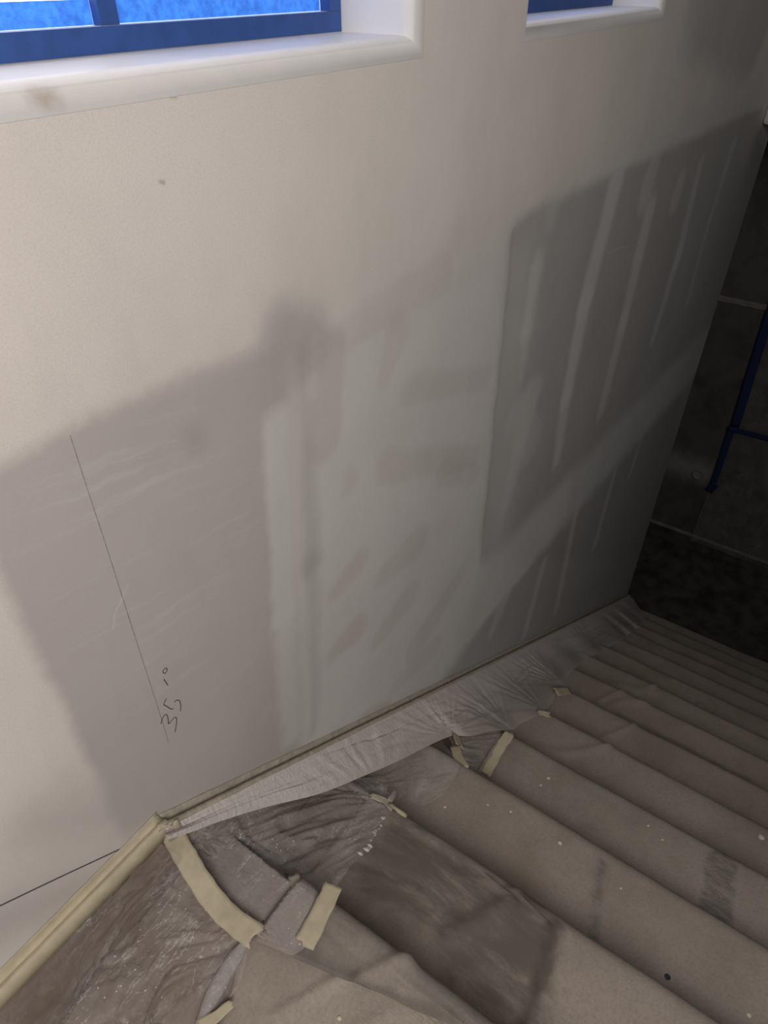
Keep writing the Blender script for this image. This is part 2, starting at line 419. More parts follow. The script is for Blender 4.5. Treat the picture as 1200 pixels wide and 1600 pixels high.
# ---------------------------------------------------------------- structure: the wall with its two window openings
WX1 = 4.044
BN = 0.021                                   # bullnose radius
SILL = H - 0.117 * S                         # top of the window sills
win = [(-0.40, 1.545 * S), (2.10 * S + BN, 3.30 * S)]   # inner reveal faces, x0..x1
WTOP, WINTOP = 2.05, 1.85
holes = [(x0 - BN, x1 + BN, SILL - BN, WINTOP + BN) for x0, x1 in win]
def wall_left():
    xs = [-0.9]; 
    for h in holes: xs += [h[0], h[1]]
    xs.append(WX1)
    v = []; f = []
    def quad(a, b, c, d):
        n = len(v); v.extend((a, b, c, d)); f.append((n, n+1, n+2, n+3))
    zb = FLOOR_Z
    for i in range(len(xs)-1):
        x0, x1 = xs[i], xs[i+1]
        spans = [(zb, WTOP)]
        if i % 2 == 1:
            h = holes[i//2]; spans = [(zb, h[2]), (h[3], WTOP)]
        for z0, z1 in spans: quad((x0,0,z0),(x1,0,z0),(x1,0,z1),(x0,0,z1))
    quad((WX1,0,zb),(WX1,.16,zb),(WX1,.16,WTOP),(WX1,0,WTOP))
    quad((-0.9,0,WTOP),(WX1,0,WTOP),(WX1,.16,WTOP),(-0.9,.16,WTOP))
    for i in range(len(xs)-1):
        x0, x1 = xs[i], xs[i+1]; spans = [(zb, WTOP)]
        if i % 2 == 1:
            h = holes[i//2]; spans = [(zb, h[2]), (h[3], WTOP)]
        for z0, z1 in spans: quad((x1,.16,z0),(x0,.16,z0),(x0,.16,z1),(x1,.16,z1))
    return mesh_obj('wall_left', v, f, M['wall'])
wl = struct(wall_left(), 'patched and part-painted stairwell wall with trowel marks')

DEPTH = 0.125
for k, (x0, x1) in enumerate(win):
    prof = []
    for i in range(13):                      # quarter-round edge, standing a touch proud of the wall
        a = math.pi/2 * i/12
        prof.append((BN * (1 - math.sin(a)), -0.0007 + BN * (1 - math.cos(a))))
    prof = [(BN + .005, -.0003)] + prof + [(0.0, DEPTH + .03)]
    loops = []; v = []; f = []
    NS = 24
    for off, y in prof:
        rc = max(off, 0.0)
        a = (x0-off, SILL-off); b = (x1+off, SILL-off); c = (x1+off, WINTOP+off); d = (x0-off, WINTOP+off)
        loops.append([(p[0], y, p[1]) for p in (a, b, c, d)])
    for L in loops: v += L
    for i in range(len(loops)-1):
        for j in range(4):
            q = (j+1) % 4
            f.append((i*4+j, i*4+q, (i+1)*4+q, (i+1)*4+j))
    t = mesh_obj('trim_%d' % (k+1), v, f, M['white'], None, True)
    m = t.modifiers.new('split', 'EDGE_SPLIT'); m.split_angle = math.radians(50)
    struct(t, ('white bullnose window reveal with a brown smudge on its sill' if k == 0 else 'white bullnose reveal of the small window further down'))

# windows: frame, muntin, pane
zt1 = H - 0.077 * S
zt2 = H - 0.041 * S
FRY = DEPTH - 0.004
def window(k, x0, x1, munt):
    e = empty('window_%d' % k, (0, 0, 0)); struct(e, ('window masked with blue tape, daylight behind it' if k == 1 else 'far small window masked with blue tape'))
    fr = MB(); zt = zt1
    fr.box((x0, FRY, SILL), (x1, FRY+.03, zt)); fr.box((x0, FRY, WINTOP-.04), (x1, FRY+.03, WINTOP))
    fr.box((x0, FRY, zt), (x0+.03, FRY+.03, WINTOP-.04)); fr.box((x1-.024, FRY, zt), (x1, FRY+.03, WINTOP-.04))
    fr.build('window_frame', M['white'], e)
    MB().box((x0+.03, FRY+.018, zt), (x1-.024, FRY+.022, WINTOP-.04)).build('window_pane', M['pane'], e)
    for mx in munt: MB().box((mx-.010, FRY+.004, zt), (mx+.010, FRY+.018, WINTOP-.04)).build('muntin', M['white'], e)
    return e
MX = 0.911 * S
window(1, win[0][0], win[0][1], (MX, MX-.36))
window(2, win[1][0], win[1][1], ())

# landing floor, stair, lower hall
LX0 = -1.2
struct(MB().box((LX0, -2.2, -.25), (NX[0]-.004, 0, 0)).build('floor', M['landingwood']), 'brown landing floor under the plastic sheeting')
struct(MB().box((NX[0]-.1, -2.6, FLOOR_Z-.1), (7.0, 1.6, FLOOR_Z)).build('floor_hall', M['hallfloor']), 'dark hall floor at the foot of the stair')
st = empty('stairs', (0, 0, 0)); struct(st, 'wooden stair under the drop cloth')
SW = -1.35
for k in range(14):
    if k > 0:
        MB().box((NX[k-1]-.03, SW, -k*RISE-.028), (NX[k], -.021, -k*RISE)).build('tread', M['stairwood'], st, bevel=.006)
    MB().box((NX[k]-.045, SW, -(k+1)*RISE), (NX[k]-.025, -.021, -k*RISE-.028)).build('riser', M['stairwood'], st)
struct(MB().prism([(NX[0], .10), (NX[0], -.3), (NX[13]+.03, FLOOR_Z), (NX[13]+.06, FLOOR_Z), (NX[13]+.06, nose_z(NX[13])+.08)], SW-.045, SW-.005).build('trim_5', M['base']), 'stringer board on the open side of the stair')
XE = 8.88 * S
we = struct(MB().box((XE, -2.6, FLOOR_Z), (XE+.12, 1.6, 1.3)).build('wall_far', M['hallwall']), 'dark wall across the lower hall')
struct(MB().box((WX1-.02, 1.5, FLOOR_Z), (XE, 1.6, 1.3)).build('wall_hall_side', M['hallwall']))  # unseen side wall, added to shut ambient light out of the hall
BX = 6.25 * S; BZ = H - 0.90 * S
struct(MB().box((BX, -2.6, BZ), (XE, 0.0, BZ+.9)).build('ceiling', M['plainwall'], bevel=.015), 'white bulkhead over the foot of the stair')
struct(MB().box((WX1, 0.0, BZ), (XE, 1.5, BZ+.1)).build('ceiling_hall', M['plainwall']))  # added out of view to stop ambient light leaking in from above

# skirting on the landing and sloping stringer down the stair
BT = 0.018
zb0 = W(120, 1410).z
XB = W(241, 1289).x
def str_z(x): return W(620, 1100).z - (x - W(620, 1100).x) * 0.694
ZB = str_z(XB)
struct(MB().box((LX0, -BT, 0), (XB, 0, ZB-.007)).build('baseboard_left', M['base']), 'landing skirting board')
xe = 6.80 * S
struct(MB().prism([(XB, ZB-.013), (XB, -.3), (xe, str_z(xe)-.30), (xe, str_z(xe)-.013)], -BT, 0).build('trim_3', M['base']), 'sloping stringer board along the stair')

# ---------------------------------------------------------------- end wall: door, casing, plastic, navy tape
d = empty('door_1', (XE, 0, FLOOR_Z)); struct(d, 'dark entrance door at the foot of the stair')
zc = hit_x(1168, 471, XE).z
MB().box((-.012, -1.15, .02), (0, -.21, zc-FLOOR_Z-.03)).build('door_leaf', M['door'], d)
MB().box((-.025, -1.25, zc-FLOOR_Z-.03), (0, .22, zc-FLOOR_Z+.012)).build('head_casing', M['casing'], d, bevel=.004)
struct(MB().box((XE-.02, -2.6, FLOOR_Z), (XE, 1.5, FLOOR_Z+.03)).build('trim_4', M['casing'], bevel=.006), 'dusty shoe moulding along the hall floor')
p = hit_x(1091, 741, XE-.012)
v = []; f = []; n = 32
for r, x in ((.046, 0), (.046, -.012), (.038, -.014), (.036, -.004), (.02, -.003)):
    v += [(x, r*math.cos(2*math.pi*i/n), r*math.sin(2*math.pi*i/n)) for i in range(n)]
for a in range(4):
    for i in range(n): f.append((a*n+i, a*n+(i+1) % n, (a+1)*n+(i+1) % n, (a+1)*n+i))
f.append(tuple(range(4*n, 5*n)))
rc = mesh_obj('round_cover', v, f, M['hallwall'], None, True); rc.location = p
tag(rc, 'small round cover low on the dark door at the stair foot', 'cover')

def hang_sheet():
    y0, y1 = -.185, -1.25; z0, z1 = FLOOR_Z+.01, zc+.18
    nu, nv = 90, 110; pts = []
    for i in range(nu):
        y = y0+(y1-y0)*i/(nu-1)
        for j in range(nv):
            z = z0+(z1-z0)*j/(nv-1); t = 1-j/(nv-1)
            q = noise.noise(Vector((y*9+z*2.5, z*1.3, 2.0)))*.018 + noise.noise(Vector((y*26-z*6, z*3, 5.0)))*.008
            pts.append((XE-.055+q-.05*max(0, t-.85)*6*.5, y, z))
    o = grid_obj('plastic_sheet', pts, nu, nv, M['plasticdoor'])
    return tag(o, 'thin plastic sheet hanging over the dark door, held by navy tape', 'plastic sheet')
hang_sheet()

def ribbon(name, pts, width, mat, nrm, label=None, cat=None, group=None, thick=.0007, n=24, jag=.0, torn=.004, bow=0.0, parent=None, twist=None):
    """tape strip: centre line, width, surface normal(s); ends torn"""
    c = resample(pts, n); ns = resample(nrm, n, False) if isinstance(nrm, list) else [Vector(nrm)]*n
    ws = width if isinstance(width, (list, tuple)) else (width, width)
    K = 7; out = []
    for i, p in enumerate(c):
        t = (c[min(i+1, n-1)]-c[max(i-1, 0)]).normalized()
        s = t.cross(ns[i].normalized()).normalized()
        w = ws[0]+(ws[1]-ws[0])*i/(n-1)
        for j in range(K):
            a = j/(K-1)-.5
            q = p+s*(a*w)
            q += ns[i].normalized()*(bow*(1-4*a*a)+noise.noise(q*40)*.0012)
            if i in (0, n-1):
                q += t*((1 if i else -1)*torn*(random.random()*1.6-.3))
            if j in (0, K-1): q += s*(noise.noise(q*60)*.002)
            out.append(q)
    o = grid_obj(name, out, n, K, mat, parent, thick)
    if label: tag(o, label, cat, group)
    return o
def hx(u, v, dx=.075): return hit_x(u, v, XE-dx)
tw = .052
ribbon('painters_tape', [hx(1222, 440), hx(1200, 502), hx(1172, 590), hx(1148, 668)], tw+.01, M['bluehall'], (-1, 0, 0),
       'long upright navy tape strip on the plastic over the dark door', 'tape')
ribbon('painters_tape', [hx(1143, 672), hx(1127, 720), hx(1114, 758)], tw-.006, M['bluehall'], (-1, 0, 0),
       'short navy tape strip hanging below the tape crossing on the dark door', 'tape')
ribbon('painters_tape', [hx(1137, 670, .079), hx(1160, 675, .079), hx(1200, 685, .079), hx(1260, 702, .079)], tw-.006, M['bluehall'], (-1, 0, 0),
       'level navy tape strip crossing the dark door', 'tape')
ribbon('painters_tape', [hx(1118, 756, .079), hx(1108, 768, .079)], tw+.006, M['bluehall'], (-1, 0, 0),
       'crumpled navy tape end at the bottom of the strip on the dark door', 'tape', n=8)

# ---------------------------------------------------------------- tape on the windows
def tp(name, a, b, mat, label): return tag(MB().box(a, b).build(name, mat), label, 'tape')
x0, x1 = win[0]
tp('painters_tape', (x0, FRY-.0018, SILL+.001), (x1-.001, FRY-.0004, zt1), M['bluedark'], 'dark blue tape along the bottom frame of the large window')
tp('painters_tape', (x1-.0256, FRY-.0018, zt1+.0005), (x1-.001, FRY+.0146, WINTOP-.05), M['bluedark'], 'dark blue tape up the right side frame of the large window')
tp('painters_tape', (MX-.0115, FRY+.0026, zt1+.0005), (MX+.0115, FRY+.0146, WINTOP-.05), M['bluedark'], 'dark blue tape on the upright bar of the large window')
tp('painters_tape', (MX-.349, FRY+.0150, zt1+.0005), (MX-.0115, FRY+.0164, zt2), M['blueglow'], 'bright backlit blue tape strip on the left pane of the large window')
tp('painters_tape', (MX+.0115, FRY+.0150, zt1+.0005), (x1-.0265, FRY+.0164, zt1+.11), M['blueglow'], 'bright backlit blue tape on the right pane of the large window')
x0, x1 = win[1]
tp('painters_tape', (x0, FRY-.0018, SILL+.001), (x1-.001, FRY-.0004, zt1), M['bluedark'], 'dark blue tape along the bottom frame of the far small window')
tp('painters_tape', (x0+.031, FRY+.0150, zt1+.0005), (x1-.0265, FRY+.0164, zt1+.11), M['blueglow'], 'bright backlit blue tape on the pane of the far small window')

# ---------------------------------------------------------------- pencil marks on the wall
def mark(name, pix, w, mat, closed=False):
    c = resample([W(*q) for q in pix], max(6, len(pix)*5))
    v = []; f = []
    for i, p in enumerate(c):
        t = (c[min(i+1, len(c)-1)]-c[max(i-1, 0)]).normalized(); s = t.cross(Vector((0, 1, 0)))
        for a in (-.5, .5):
            for y in (-.0006, .0004):
                q = p+s*(a*w); v.append((q.x, y, q.z))
    for i in range(len(c)-1):
        b = i*4
        f += [(b, b+4, b+6, b+2), (b, b+1, b+5, b+4), (b+2, b+6, b+7, b+3)]
    o = mesh_obj(name, v, f, mat, wl); o['label'] = {'pencil_line': 'faint plumb pencil line', 'pencil_digit': 'handwritten pencil figure', 'joint_line': 'dark sloping hairline joint'}[name]
    return o
def D(*a): return [(200+x/7.5, 1020+y/7.5) for x, y in a]
mark('pencil_line', [(109, 680), (138, 770), (167, 858), (209, 990), (250, 1117), (263, 1160)], .0009, M['pencilfaint'])
mark('pencil_digit', D((455, 200), (452, 183), (435, 180), (412, 205), (410, 230), (432, 240), (452, 212), (456, 195)), .0012, M['pencil'])
mark('pencil_digit', D((418, 308), (440, 342), (465, 380)), .0014, M['pencil'])
mark('pencil_digit', D((447, 533), (428, 575), (419, 608), (445, 622), (480, 645), (505, 658), (530, 655)), .0014, M['pencil'])
mark('pencil_digit', D((540, 582), (562, 557), (590, 556), (608, 575), (617, 620), (612, 682)), .0014, M['pencil'])
mark('pencil_digit', D((386, 830), (398, 775), (420, 738), (440, 722), (460, 740), (470, 790), (473, 832), (505, 795), (545, 758), (566, 765), (567, 810), (560, 870), (550, 925)), .0014, M['pencil'])
mark('joint_line', [(-40, 1434), (0, 1415), (90, 1372), (180, 1330), (186, 1327)], .0022, M['crack'])

# ---------------------------------------------------------------- drop cloths
CH = .006
def profile():
    """(x, z, nx, nz) down the covered stair"""
    p = []
    xs = NX[0]-.135
    def add(x, z, nx, nz): p.append((x, z, nx, nz))
    for i in range(10): add(i/10, .012, 0, 1)          # landing rows: share of the way from hem to nosing
    for k in range(14):
        z = -k*RISE; r = .024; cx, cz = NX[k]-.014, z-r+CH+(.004 if k == 0 else 0)
        for i in range(7):
            a = math.pi/2*(1-i/6); add(cx+r*math.cos(a), cz+r*math.sin(a), math.cos(a), math.sin(a))
        zb = -(k+1)*RISE+CH
        x_top = cx+r; x_bot = NX[k]-.008
        fr = .035
        for i in range(1, 7): 
            t = i/6; add(x_top+(x_bot-x_top)*t, cz+(zb+fr-cz)*t, 1, .05)
        for i in range(1, 6):
            a = math.pi/2*i/5; add(x_bot+fr*(1-math.cos(a)), zb+fr*(1-math.sin(a)), math.cos(a), math.sin(a))
        xn = NX[k+1]-.014 if k < 13 else NX[k]+.18
        xb = x_bot+fr
        for i in range(1, 14): add(xb+(xn-xb)*i/14, zb, 0, 1)
    return p
creases = []     # (a, b, amp, width)
def crease(k, pix, amp, wid):
    pts = resample([tread(u, v, k, CH) for u, v in pix], 9)
    for a, b in zip(pts, pts[1:]): creases.append((a, b, amp, wid))
crease(4, [(838, 1172), (870, 1180), (910, 1176), (955, 1166)], .010, .008)
crease(5, [(935, 1158), (965, 1146), (1000, 1131), (1012, 1135)], .010, .008)
crease(6, [(925, 1105), (950, 1090), (985, 1078)], .009, .009)
crease(6, [(940, 1112), (970, 1098), (1010, 1100)], .008, .009)
crease(7, [(955, 1070), (1000, 1078), (1028, 1072)], .009, .009)
crease(7, [(985, 1082), (1030, 1085)], .008, .009)
crease(8, [(1060, 1118), (1095, 1104)], .009, .010)
crease(9, [(1040, 1028), (1075, 1022)], .009, .010)
crease(0, [(560, 1536), (610, 1512), (660, 1500), (690, 1506)], .012, .010)
crease(1, [(560, 1440), (590, 1420), (640, 1432)], .007, .010)
crease(1, [(700, 1462), (760, 1436), (808, 1400)], .009, .012)
crease(1, [(585, 1400), (680, 1460), (720, 1500)], .006, .012)
def seg_d(p, a, b):
    ab = b-a; t = max(0, min(1, (p-a).dot(ab)/ab.length_squared)); return (p-a-ab*t).length
def runner():
    pr = profile(); Y0, Y1 = -.028, -1.33; nv = 150; pts = []
    HEM0, HEM1 = hit_z(455, 1497, .012), hit_z(700, 1602, .012)
    LEFT_L = hit_z(432, 1420, .012).y
    for ri, (x, z, nx, nz) in enumerate(pr):
        for j in range(nv):
            yl = LEFT_L if ri < 17 else (LEFT_L*.75 if ri < 23 else (-.13 if ri < 42 else Y0))
            t = j/(nv-1); y = yl+(Y1-yl)*t
            xx = x
            if ri < 10:
                hm = HEM0.x+(y-HEM0.y)*(HEM1.x-HEM0.x)/(HEM1.y-HEM0.y)
                hm = min(hm, NX[0]-.028)+noise.noise(Vector((0, y*14, 9)))*.006
                xx = hm+(NX[0]-.015-hm)*x
            p = Vector((xx, y, z)); n = Vector((nx, 0, nz))
            dsp = (noise.noise(Vector((xx*5, y*4, z*5)))*.5+.5)*.007 + (noise.noise(Vector((xx*16+3, y*9, z*16)))*.5+.5)*.0045
            dsp += .010*max(0, noise.noise(Vector((xx*7.0, y*2.2, 4.0+z*2))))
            dc = 0
            for a, b, am, w in creases:
                if abs(p.x-a.x) < .15 and abs(p.y-a.y) < .15 and abs(p.z-a.z) < .06:
                    dd = seg_d(p, a, b); dc = max(dc, am*math.exp(-(dd/w)**2))
            p += n*(dsp+dc)
            pts.append(p)
    return grid_obj('drop_cloth', pts, len(pr), nv, None, None, .0015)
def T(u, v, k): q = tread(u, v, k, .015); return (q.x, q.y, q.z)
DK = (.085, .068, .055); DK2 = (.12, .10, .085); GR = (.13, .125, .12)
stains = []
for p, q, r0, r1 in (((600, 1300), (640, 1320), .05, .06), ((570, 1340), (700, 1400), .045, .07), ((640, 1320), (770, 1400), .05, .06), ((700, 1400), (810, 1440), .07, .06),
                     ((720, 1470), (830, 1460), .05, .05), ((740, 1540), (810, 1500), .05, .06), ((780, 1590), (820, 1540), .06, .05), ((560, 1370), (640, 1430), .02, .03)):
    stains.append((T(*p, 1), T(*q, 1), r0, r1, .018, DK2, .62, 9.0))
for p, q, r in (((610, 1300), (740, 1370), .012), ((560, 1350), (650, 1390), .014), ((850, 1410), (800, 1400), .02), ((700, 1440), (790, 1400), .014)):
    stains.append((T(*p, 1), T(*q, 1), r, r, .016, DK, .7, 20.0))
stains += [(T(866, 1450, 1), T(838, 1540, 1), .015, .011, .012, DK, .75, 0), (T(838, 1540, 1), T(815, 1610, 1), .011, .01, .012, DK, .7, 0)]
stains += [(T(940, 1345, 2), T(935, 1400, 2), .010, .009, .012, GR, .75, 30.0), (T(935, 1400, 2), T(925, 1478, 2), .009, .011, .012, GR, .7, 30.0)]
stains += [(T(1127, 1345, 3), T(1118, 1440, 3), .034, .036, .008, GR, .75, 60.0)]
stains += [(T(820, 1380, 2), T(830, 1330, 2), .03, .02, .04, (.24, .18, .11), .45, 12.0), (T(895, 1300, 3), T(930, 1290, 3), .01, .02, .02, (.20, .17, .14), .5, 20.0)]
stains += [(T(967, 1117, 6), T(1167, 1219, 6), .008, .012, .012, (.15, .13, .06), .6, 0)]
# grey soiling near the hem on the landing
stains += [(T(470, 1492, 0), T(560, 1540, 0), .013, .013, .010, (.09, .08, .07), .6, 0), (T(560, 1540, 0), T(700, 1600, 0), .013, .013, .010, (.09, .08, .07), .6, 0),
           (T(490, 1470, 0), T(560, 1510, 0), .025, .02, .03, GR, .5, 25.0), (T(535, 1440, 0), T(560, 1450, 0), .015, .015, .02, GR, .4, 60.0), (T(600, 1500, 0), T(740, 1590, 0), .02, .03, .03, GR, .45, 22.0)]
M['canvas'] = canvas_material('soiled_beige_canvas', (.325, .281, .245), stains)
M['canvas2'] = canvas_material('plain_beige_canvas', (.355, .308, .268), [(T(383, 1552, 0), T(385, 1548, 0), .006, .005, .008, (.22, .16, .13), .7, 0), (T(410, 1430, 0), T(520, 1490, 0), .02, .02, .03, (.28, .25, .23), .5, 0)])
cl = runner(); cl.data.materials.append(M['canvas'])
def bvh_of(*obs):
    v = []; f = []
    for o in obs:
        n = len(v); v += [q.co.copy() for q in o.data.vertices]; f += [tuple(n+i for i in p.vertices) for p in o.data.polygons]
    return BVHTree.FromPolygons(v, f)
CB = bvh_of(cl)
def on_cloth(u, v, h=.002):
    r = ray(u, v).normalized(); p, n, i, d = CB.ray_cast(CAM, r)
    if p is None: return hit_s(u, v, h)
    if n.dot(r) > 0: n = -n
    return p+n*h
tag(cl, 'soiled beige canvas drop cloth running down over all the steps', 'drop cloth')

def landing_cloth():
    nu, nv = 70, 110; pts = []
    ridges = [([(430, 1592), (500, 1550), (545, 1522)], .009, .009), ([(520, 1640), (600, 1590), (650, 1570)], .006, .012)]
    segs = []
    for px, a, w in ridges:
        q = resample([hit_z(u, v, 0) for u, v in px], 7); segs += [(m, n, a, w) for m, n in zip(q, q[1:])]
    left = resample([hit_z(u, v, 0) for u, v in ((462, 1440), (400, 1462), (378, 1490), (360, 1560), (330, 1620), (250, 1760))], nu)
    right = resample([(NX[0]-.02, left[0].y-.05, 0), (NX[0]-.02, -1.1, 0), (NX[0]-.03, -2.0, 0)], nu)
    right = [Vector((NX[0]-.02-.9*(i/(nu-1))**2*.2, left[0].y+(-1.9-left[0].y)*(i/(nu-1))**.8, 0)) for i in range(nu)]
    for i in range(nu):
        for j in range(nv):
            p = left[i].lerp(right[i], j/(nv-1))
            z = .004+(noise.noise(p*6)*.5+.5)*.004
            for a, b, am, w in segs:
                dd = seg_d(Vector((p.x, p.y, 0)), a, b)
                if dd < 4*w: z = max(z, .005+am*math.exp(-(dd/w)**2))
            pts.append((p.x, p.y, z))
    return grid_obj('drop_cloth', pts, nu, nv, M['canvas2'], None, .0012)
lc0 = landing_cloth(); CB = bvh_of(cl, lc0)
lc = tag(lc0, 'clean beige canvas drop cloth on the landing in the foreground', 'drop cloth')

# zigzag stitching along the soiled hem on the landing
hv = []; hf = []
hp = resample([hit_z(458, 1500, 0), hit_z(560, 1545, 0), hit_z(640, 1580, 0), hit_z(740, 1622, 0)], 110)
for i, c in enumerate(hp):
    q, nn, k, dd = CB.ray_cast(Vector((c.x+.0045+(.0022 if i % 2 else 0), c.y, .2)), Vector((0, 0, -1)))
    if q is None: continue
    b = len(hv); r = .0019
    hv += [q+Vector((-r*1.6, 0, -.0006)), q+Vector((0, -r, -.0006)), q+Vector((r*1.6, 0, -.0006)), q+Vector((0, r, -.0006)), q+Vector((0, 0, .0011))]
    hf += [(b, b+1, b+4), (b+1, b+2, b+4), (b+2, b+3, b+4), (b+3, b, b+4)]
hs = mesh_obj('hem_stitching', hv, hf, M['crack'], cl); hs['label'] = 'dark zigzag hem stitching'; hs['kind'] = 'stuff'

# dried paint flecks on the cloths
def fleck(u, v, k, r, mat, parent, name='paint_fleck'):
    c = on_cloth(u, v, .0008); n = 9; vs = [c+Vector((0, 0, .0024))]
    for zz, rr in ((.0014, .8), (-.003, 1.0)):
        for i in range(n):
            a = 2*math.pi*i/n; q = r*rr*(.75+.5*random.random()); vs.append(c+Vector((q*math.cos(a), q*math.sin(a), zz)))
    f = [(0, 1+i, 1+(i+1) % n) for i in range(n)]+[(1+i, 1+n+i, 1+n+(i+1) % n, 1+(i+1) % n) for i in range(n)]
    return mesh_obj(name, vs, f, mat, parent, True)
for u, v, k, r in ((857, 1216, 3, .0055), (845, 1227, 3, .0045), (875, 1317, 2, .006), (695, 1261, 2, .0045), (1170, 1586, 2, .006), (1013, 1290, 4, .004),
                   (762, 1258, 2, .003), (798, 1268, 2, .0035), (970, 1388, 2, .003), (1190, 1308, 4, .010), (1035, 1312, 3, .004)):
    fleck(u, v, k, r, M['spot'], cl)
fleck(530, 1591, 0, .004, M['spot'], lc)
lump = fleck(1043, 1527, 2, .0065, M['lump'], None, 'debris_crumb')
lump.scale = (1, 1, 1)
tag(lump, 'small dark crumb lying on the second covered step', 'debris')

# ---------------------------------------------------------------- plastic sheeting
def coons(name, top, bot, left, right, nu, nv, mat, parent, wr=.006, fr=(3, 16), anchors=(), seed=0, jag=None, thick=0.0, floor=None):
    """patch between four boundary lines; u runs along top/bot, v from top to bottom"""
    t = resample(top, nu); b = resample(bot, nu); l = resample(left, nv); r = resample(right, nv)
    P = [[None]*nv for _ in range(nu)]
    for i in range(nu):
        u = i/(nu-1)
        for j in range(nv):
            v = j/(nv-1)
            P[i][j] = (t[i]*(1-v)+b[i]*v + l[j]*(1-u)+r[j]*u
                       - (t[0]*(1-u)*(1-v)+t[-1]*u*(1-v)+b[0]*(1-u)*v+b[-1]*u*v))
    out = []
    for i in range(nu):
        for j in range(nv):
            p = P[i][j]
            du = P[min(i+1, nu-1)][j]-P[max(i-1, 0)][j]; dv = P[i][min(j+1, nv-1)]-P[i][max(j-1, 0)]
            n = du.cross(dv); n = n.normalized() if n.length > 1e-12 else Vector((0, 0, 1))
            if n.z < 0: n = -n
            u, v = i/(nu-1), j/(nv-1)
            e = min(1, 5*u, 5*(1-u), 5*v, 5*(1-v)); e = .25+.75*e
            d = noise.noise(Vector((u*fr[0]+seed, v*fr[1], seed)))*wr + noise.noise(Vector((u*fr[0]*2.3, v*fr[1]*2.6+seed, 3)))*wr*.5
            for a, amp, frq, ln in anchors:
                w = p-a; dist = w.length
                if dist > 1e-6:
                    ang = math.atan2(w.dot(dv.normalized()), w.dot(du.normalized())) if du.length > 0 and dv.length > 0 else 0
                    d += amp*math.exp(-dist/ln)*min(1, dist/.02)*noise.noise(Vector((ang*frq, seed, dist*2)))*1.6
            q = p+n*(d*e)
            if jag and i == nu-1 and jag == 'right': q = q+du.normalized()*(noise.noise(Vector((v*40, seed, 1)))*.012)
            q.y = min(q.y, -BT-.003)
            if floor is not None: q.z = max(q.z, floor(q))
            out.append(q)
    return grid_obj(name, out, nu, nv, mat, parent, thick)

def cloth_top(q):      # height of whatever lies under a point
    p, n, k, d = CB.ray_cast(Vector((q.x, q.y, q.z+.06)), Vector((0, 0, -1)))
    b = -9.0
    if p is not None and d < .12: b = p.z+.003
    if q.x < NX[0]-.004: b = max(b, .004)
    return b

# landing sheet, hung from the skirting tape and spread over the floor
def zt(u, v, z): return hit_z(u, v, z)
lp = empty('plastic_sheet', (0, 0, 0)); tag(lp, 'clear wrinkled plastic sheet over the brown landing floor', 'plastic sheet')
top = [Vector((-.55, -BT-.004, ZB-.026)), Vector((-.2, -BT-.004, ZB-.026)), Vector((.05, -BT-.004, ZB-.026)), Vector((XB-.01, -BT-.004, ZB-.028))]
bot = [Vector((-.55, -.95, .012)), zt(180, 1740, .012), zt(318, 1606, .012), zt(345, 1575, .014)]
left = [top[0], Vector((-.55, -.08, .07)), Vector((-.55, -.18, .014)), Vector((-.55, -.5, .012)), bot[0]]
right = [top[-1], Vector((XB+.015, -.04, .07)), zt(290, 1330, .03), zt(335, 1400, .018), zt(383, 1462, .020), zt(376, 1530, .018), bot[-1]]
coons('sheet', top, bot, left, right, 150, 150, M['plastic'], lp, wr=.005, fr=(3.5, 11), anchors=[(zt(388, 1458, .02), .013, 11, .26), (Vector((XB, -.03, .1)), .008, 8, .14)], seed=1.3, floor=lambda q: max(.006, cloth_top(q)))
# rolled edge of that sheet
def roll(name, pts, rad, mat, parent, n=40):
    c = resample(pts, n); v = []; f = []; K = 8
    for i, p in enumerate(c):
        t = (c[min(i+1, n-1)]-c[max(i-1, 0)]).normalized(); s = t.cross(Vector((0, 0, 1))).normalized(); w = s.cross(t)
        r = rad*(1+.5*noise.noise(p*30))*(.25+.75*math.sin(math.pi*min(1, (i+.5)/n)))
        for k in range(K):
            a = 2*math.pi*k/K; v.append(p+s*(math.cos(a)*r*1.6)+w*(math.sin(a)*r))
    for i in range(n-1):
        for k in range(K): f.append((i*K+k, (i+1)*K+k, (i+1)*K+(k+1) % K, i*K+(k+1) % K))
    return mesh_obj(name, v, f, mat, parent, True)
roll('rolled_edge', [zt(388, 1458, .026), zt(378, 1480, .020), zt(352, 1520, .018), zt(325, 1570, .018), zt(305, 1610, .016)], .009, M['plasticgrey'], lp)

